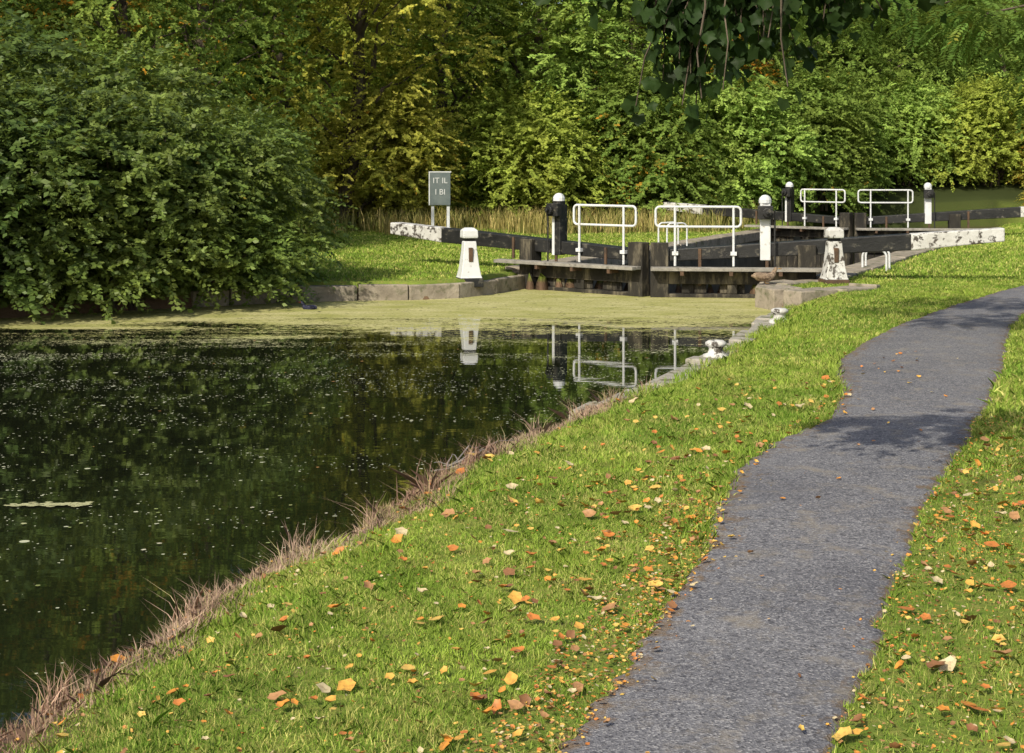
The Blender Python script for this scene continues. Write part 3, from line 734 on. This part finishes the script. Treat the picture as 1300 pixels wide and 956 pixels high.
# ------------------------------------------------------------------ lock gates
def lock_gate(Mi, tag):
    root = empty('lock_gate' if tag == 0 else 'lock_gate.001')
    for side in (0, 1):
        if side == 0: d = np.array([-.745, .6667]); n = np.array([-.6667, -.745]); bl = 6.12; ze = 1.08
        else: d = np.array([.995, -.101]); n = np.array([-.101, -.995]); bl = 5.75; ze = 1.17
        s = 'left' if side == 0 else 'right'
        fr = Frame(Mi, d, n)
        wd = MB()
        fr.box(wd, .012, .31, -.02, .20, -1.2, .90)
        fr.box(wd, 2.43, 2.72, -.06, .22, -1.2, .88)
        for z0, z1 in ((.22, .43), (-.14, .06)):
            fr.box(wd, .312, 2.428, .0, .19, z0, z1)
        fr.box(wd, 1.28, 1.44, .01, .18, .062, .218)
        a = .32
        while a < 2.40:
            e = min(2.42, a + .21); fr.box(wd, a, e - .012, .06, .11, -1.2, -.145)
            if int(a * 10) % 3: fr.box(wd, a, e - .012, .05, .09, .064, .216)
            a = e
        wd.obj(s + '_leaf', black_wood, root, .012)
        bm = MB(); zt = lambda q: .77 + (ze - .77) * q / bl
        tail = bl * .775 if side == 0 else bl * .74
        fr.box(bm, .32, tail, -.16, .13, zt(.32) - .20, zt(.32), zt(tail) - .27, zt(tail))
        bm.obj(s + '_balance_beam', black_paint, root, .015)
        bt = MB(); fr.box(bt, tail + .003, bl, -.16, .13, zt(tail) - .272, zt(tail) + .002, zt(bl) - .22, zt(bl))
        bt.obj(s + '_beam_tail', white_worn, root, .02)
        pk = MB(); fr.box(pk, .02, 3.15, .215, .33, .455, .51); fr.box(pk, .02, 3.12, .34, .46, .452, .507)
        pk.obj(s + '_walkway', plank_m, root, .006)
        br = MB()
        for q in (.5, 1.3, 2.1): fr.box(br, q, q + .06, .20, .45, .38, .450)
        for q in (.8, 1.9, 2.9): fr.box(br, q, q + .05, .131, .155, .2 if q < 2.4 else .52, zt(q) - .02)
        br.obj(s + '_brackets', rusty, root)
        hr = MB(); a0, a1, z0, z1, t = (.10 if side else .16), 1.50, 1.17, 1.50, .17; r = .07; pts = []
        for (cx, cz, st) in ((a1 - r, z1 - r, 0), (a0 + r, z1 - r, 90), (a0 + r, z0 + r, 180), (a1 - r, z0 + r, 270)):
            for k in range(5):
                th = math.radians(st + k * 22.5); pts.append(fr.P(cx + r * math.cos(th), t, cz + r * math.sin(th)))
        pts.append(pts[0]); tube(hr, pts, .021, 8, False)
        for q in (.42, 1.38):
            tube(hr, [fr.P(q, t, .52), fr.P(q, t, 1.5)], .021, 8)
            fr.box(hr, q - .05, q + .05, t - .036, t + .04, .70, .76)
        hr.obj(s + '_handrail', white_paint, root, smooth=False)
        pg = MB(); q = 1.9; fr.box(pg, q - .085, q + .085, .02, .17, .62, 1.56)
        pg.obj(s + '_paddle_post', white_paint if side else black_paint, root, .012)
        pc = MB(); fr.box(pc, q - .13, q + .12, .176, .30, 1.30, 1.52); fr.box(pc, q - .06, q + .06, -.06, .018, .66, 1.50)
        tube(pc, [fr.P(q + .02, .30, 1.41), fr.P(q + .02, .37, 1.41)], .075, 14); tube(pc, [fr.P(q + .02, .37, 1.41), fr.P(q + .02, .43, 1.41)], .028, 8)
        tube(pc, [fr.P(q + .15, .22, .5), fr.P(q + .15, .22, 1.45)], .018, 6)
        pc.obj(s + '_paddle_gear', black_paint, root, .008)
        cp = MB()
        rad = [.105, .105, .085, .05, .015]; zz = [1.562, 1.62, 1.66, 1.69, 1.70]
        tube(cp, [fr.P(q, .095, z) for z in zz], rad, 12)
        if side == 0: fr.box(cp, q + .035, q + .088, .172, .18, .62, 1.29)
        cp.obj(s + '_paddle_cap', white_paint, root, smooth=False)
    return root
lock_gate(M1, 0)
lock_gate(M2, 1)

# ------------------------------------------------------------------ strapping posts
def strap_post(x, y, z, h, rot, worn=False, sc=1.0):
    root = empty('strapping_post'); ca, sa = math.cos(rot), math.sin(rot)
    def sec(w, zz): return [(x + (ca * i - sa * j) * w, y + (sa * i + ca * j) * w, z + zz) for i, j in ((-1, -1), (1, -1), (1, 1), (-1, 1))]
    def loft(secs, nm, mat):
        v = []; f = []
        for w, zz in secs: v += sec(w * sc, zz)
        for k in range(len(secs) - 1):
            for e in range(4): f.append((k * 4 + e, k * 4 + (e + 1) % 4, k * 4 + 4 + (e + 1) % 4, k * 4 + 4 + e))
        f.append((3, 2, 1, 0)); f.append(tuple(len(v) - 4 + i for i in range(4)))
        mb = MB(); mb.add(v, f); mb.obj(nm, mat, root, .012)
    mt = white_worn if worn else white_paint
    loft([(.19, .03), (.175, .06), (.145, .22), (.115, h * .55), (.105, h * .70), (.10, h * .74)], 'shaft', mt)
    loft([(.085, h * .742), (.085, h * .80)], 'neck', black_paint)
    loft([(.125, h * .80), (.13, h * .84), (.125, h * .95), (.07, h)], 'head', mt)
    loft([(.205, -.12), (.20, .028)], 'foot', rusty if worn else black_paint)
    a = MB(); fr = Frame((x, y), (ca, sa), (sa, -ca))
    fr.box(a, -.035, .035, .10, .15, z + h * .35, z + h * .62); a.obj('strap_plate', rusty, root, .006)
    return root
strap_post(-.72, 26.45, .27, .87, .25)
strap_post(5.15, 25.2, .34, .86, .1, True)

def hoop(x, y, w, h, ang, z=.35):
    root = empty('ladder_handrail'); c, s_ = math.cos(ang), math.sin(ang)
    for off in (0, .45):
        mb = MB(); ox_, oy_ = -s_ * off, c * off
        pts = [(x + ox_, y + oy_, z)] + [(x + ox_, y + oy_, z + h - .12)]
        for k in range(1, 5):
            th = math.pi - k * math.pi / 8; pts.append((x + ox_ + c * (.12 + .12 * math.cos(th)), y + oy_ + s_ * (.12 + .12 * math.cos(th)), z + h - .12 + .12 * math.sin(th)))
        pts += [(x + ox_ + c * (w - .12 + .12 * math.cos(t)), y + oy_ + s_ * (w - .12 + .12 * math.cos(t)), z + h - .12 + .12 * math.sin(t)) for t in (math.pi * 3 / 8, math.pi / 4, math.pi / 8, 0)]
        pts += [(x + ox_ + c * w, y + oy_ + s_ * w, z)]
        tube(mb, pts, .02, 8); mb.obj('hoop_%d' % (off > 0), white_paint, root)
p = LH + AX * 8.9 + PL * .1; hoop(p[0], p[1], .50, .52, math.radians(200), .33)
p = RH + AX * 2.5 - PL * .35; hoop(p[0], p[1], .42, .42, math.radians(-20), .25)

def bollard(x, y, z, s=1.0):
    mb = MB(); prof = [(.16, -.08), (.16, .03), (.10, .05), (.085, .10), (.10, .13), (.13, .15), (.13, .18), (.09, .205), (.02, .21)]
    v = []; f = []; n = 18
    for r, zz in prof: v += [(x + r * s * math.cos(2 * math.pi * k / n), y + r * s * math.sin(2 * math.pi * k / n), z + zz * s) for k in range(n)]
    for i in range(len(prof) - 1):
        for k in range(n): f.append((i * n + k, i * n + (k + 1) % n, (i + 1) * n + (k + 1) % n, (i + 1) * n + k))
    f.append(tuple(range((len(prof) - 1) * n, len(prof) * n))); mb.add(v, f); mb.obj('mooring_bollard', white_worn, smooth=True)
bollard(2.20, 17.0, .14, .88); bollard(3.50, 20.6, .15, .88)

# ------------------------------------------------------------------ sign
root = empty('lockside_sign'); sxp, syp = -1.89, 41.5; zb = float(land(np.array([sxp]), np.array([syp]))[0])
mb = MB()
for dx in (-.24, .17): box(mb, sxp + dx, sxp + dx + .08, syp, syp + .08, zb - .1, zb + 1.60)
mb.obj('posts', white_paint, root, .006)
mb = MB(); box(mb, sxp - .27, sxp + .27, syp - .045, syp - .005, zb + .80, zb + 1.66); mb.obj('board', sign_m, root, .008)
mb = MB(); box(mb, sxp - .30, sxp - .273, syp - .05, syp, zb + .80, zb + 1.69); box(mb, sxp - .272, sxp + .29, syp - .05, syp, zb + 1.662, zb + 1.69); mb.obj('board_edging', white_paint, root)
for i, tx in enumerate(("IT IL", "I BI")):
    cu = bpy.data.curves.new('lettering', 'FONT'); cu.body = tx; cu.size = .21; cu.extrude = .003; cu.align_x = 'CENTER'
    cu.materials.append(sign_w)
    o = link(bpy.data.objects.new('lettering_%d' % (i + 1), cu), root); o.location = (sxp, syp - .05, zb + 1.38 - .30 * i); o.rotation_euler = (math.pi / 2, 0, 0)

# ------------------------------------------------------------------ birds
def ellip(mb, c, r, n=12, m_=8, rotz=0, pitch=0):
    v = []; f = []
    cz, sz_ = math.cos(rotz), math.sin(rotz); cp_, sp_ = math.cos(pitch), math.sin(pitch)
    for i in range(m_ + 1):
        ph = math.pi * i / m_
        for k in range(n):
            th = 2 * math.pi * k / n; a = np.array([r[0] * math.cos(ph), r[1] * math.sin(ph) * math.cos(th), r[2] * math.sin(ph) * math.sin(th)])
            a = np.array([a[0] * cp_ - a[2] * sp_, a[1], a[0] * sp_ + a[2] * cp_]); v.append((c[0] + a[0] * cz - a[1] * sz_, c[1] + a[0] * sz_ + a[1] * cz, c[2] + a[2]))
    for i in range(m_):
        for k in range(n): f.append((i * n + k, i * n + (k + 1) % n, (i + 1) * n + (k + 1) % n, (i + 1) * n + k))
    mb.add(v, f)
def bird(name, x, y, z, s, body, bill, head=None, rot=0.0):
    root = empty(name)
    me = bpy.data.meshes.new('body'); P = [(-.24, 0, .13), (-.16, 0, .115), (-.05, 0, .10), (.06, 0, .10), (.13, 0, .14), (.155, 0, .20), (.175, 0, .245), (.205, 0, .25)]
    rad = [(.012, .02), (.05, .04), (.095, .085), (.09, .085), (.055, .06), (.032, .035), (.040, .040), (.026, .028)]
    me.from_pydata(P, [(i, i + 1) for i in range(len(P) - 1)], [])
    o = bpy.data.objects.new('body', me); link(o, root); o.modifiers.new('s', 'SKIN')
    for i, r in enumerate(rad): me.skin_vertices[0].data[i].radius = r
    me.skin_vertices[0].data[2].use_root = True
    sb = o.modifiers.new('u', 'SUBSURF'); sb.levels = 2; sb.render_levels = 2; me.materials.append(body)
    mb = MB(); ellip(mb, (.245, 0, .243), (.038, .016, .009)); mb.obj('bill', bill, root, smooth=True)
    mb = MB(); ellip(mb, (-.06, .082, .125), (.13, .022, .055), pitch=-.12); ellip(mb, (-.06, -.082, .125), (.13, .022, .055), pitch=-.12); mb.obj('wings', body, root, smooth=True)
    mb = MB()
    for sy in (-.03, .03): tube(mb, [(-.01, sy, .03), (.0, sy, .0)], .007, 6); ellip(mb, (.03, sy, .004), (.035, .02, .005))
    mb.obj('feet', bill, root, smooth=True)
    mb = MB()
    for sy in (-.036, .036): ellip(mb, (.190, sy, .258), (.006, .004, .006), 6, 5)
    mb.obj('eyes', black_paint, root, smooth=True)
    root.location = (x, y, z); root.scale = (s, s, s); root.rotation_euler = (0, 0, rot)
brown = surf('duck_plumage', (.12, .08, .055), (.32, .24, .16), 26, .7, .3, (.05, .035, .025), (.55, .65), 40)
billm = surf('duck_bill', (.22, .13, .04), (.30, .18, .06), 10, .5, 0)
bird('mallard_duck', 3.98, 24.75, .335, .95, brown, billm, rot=.1)
dark = surf('moorhen_plumage', (.012, .014, .03), (.03, .03, .07), 10, .6, .2)
redm = surf('moorhen_bill', (.35, .04, .02), (.4, .06, .02), 10, .4, 0)
bird('moorhen', -3.1, 24.0, -.05, .62, dark, redm, rot=2.8)

R = np.random.default_rng(9); mb = MB()
for k in range(11):
    a = np.array([-.42 + R.normal(0, .05), 11.4 + R.normal(0, .05), .04]); e = a + np.array([R.uniform(-.15, .50), R.uniform(-.1, .5), R.uniform(.0, .12)])
    limb(mb, a, e, .007, .002, R, 5, 4)
mb.obj('dead_branch', surf('dead_wood', (.13, .12, .11), (.24, .22, .20), 20, .9, .3))

# ------------------------------------------------------------------ light, sky, camera
tosun = Vector((-.42, -.70, .66)).normalized()
el = math.asin(tosun.z); az = math.atan2(tosun.x, tosun.y)
sun = bpy.data.lights.new('sun', 'SUN'); sun.energy = 4.8; sun.angle = math.radians(.8); sun.color = (1, .93, .77)
so = link(bpy.data.objects.new('sun', sun)); so.rotation_euler = tosun.to_track_quat('Z', 'Y').to_euler()
w = bpy.data.worlds.new('World'); S.world = w; w.use_nodes = True; nt = w.node_tree
sky = nt.nodes.new('ShaderNodeTexSky'); sky.sky_type = 'NISHITA'; sky.sun_disc = False; sky.sun_elevation = el; sky.sun_rotation = az
sky.dust_density = 3
nt.links.new(sky.outputs[0], nt.nodes['Background'].inputs[0]); nt.nodes['Background'].inputs[1].default_value = .15

cam = bpy.data.cameras.new('camera'); cam.sensor_width = 36; cam.lens = 2000 / 1300 * 36; cam.shift_y = -273 / 1300
cam.clip_start = .05; cam.clip_end = 1500
co = link(bpy.data.objects.new('camera', cam)); co.location = (0, 0, 2.25); co.rotation_euler = (math.pi / 2, 0, 0)
S.camera = co
print('faces', sum(len(m.polygons) for m in bpy.data.meshes))
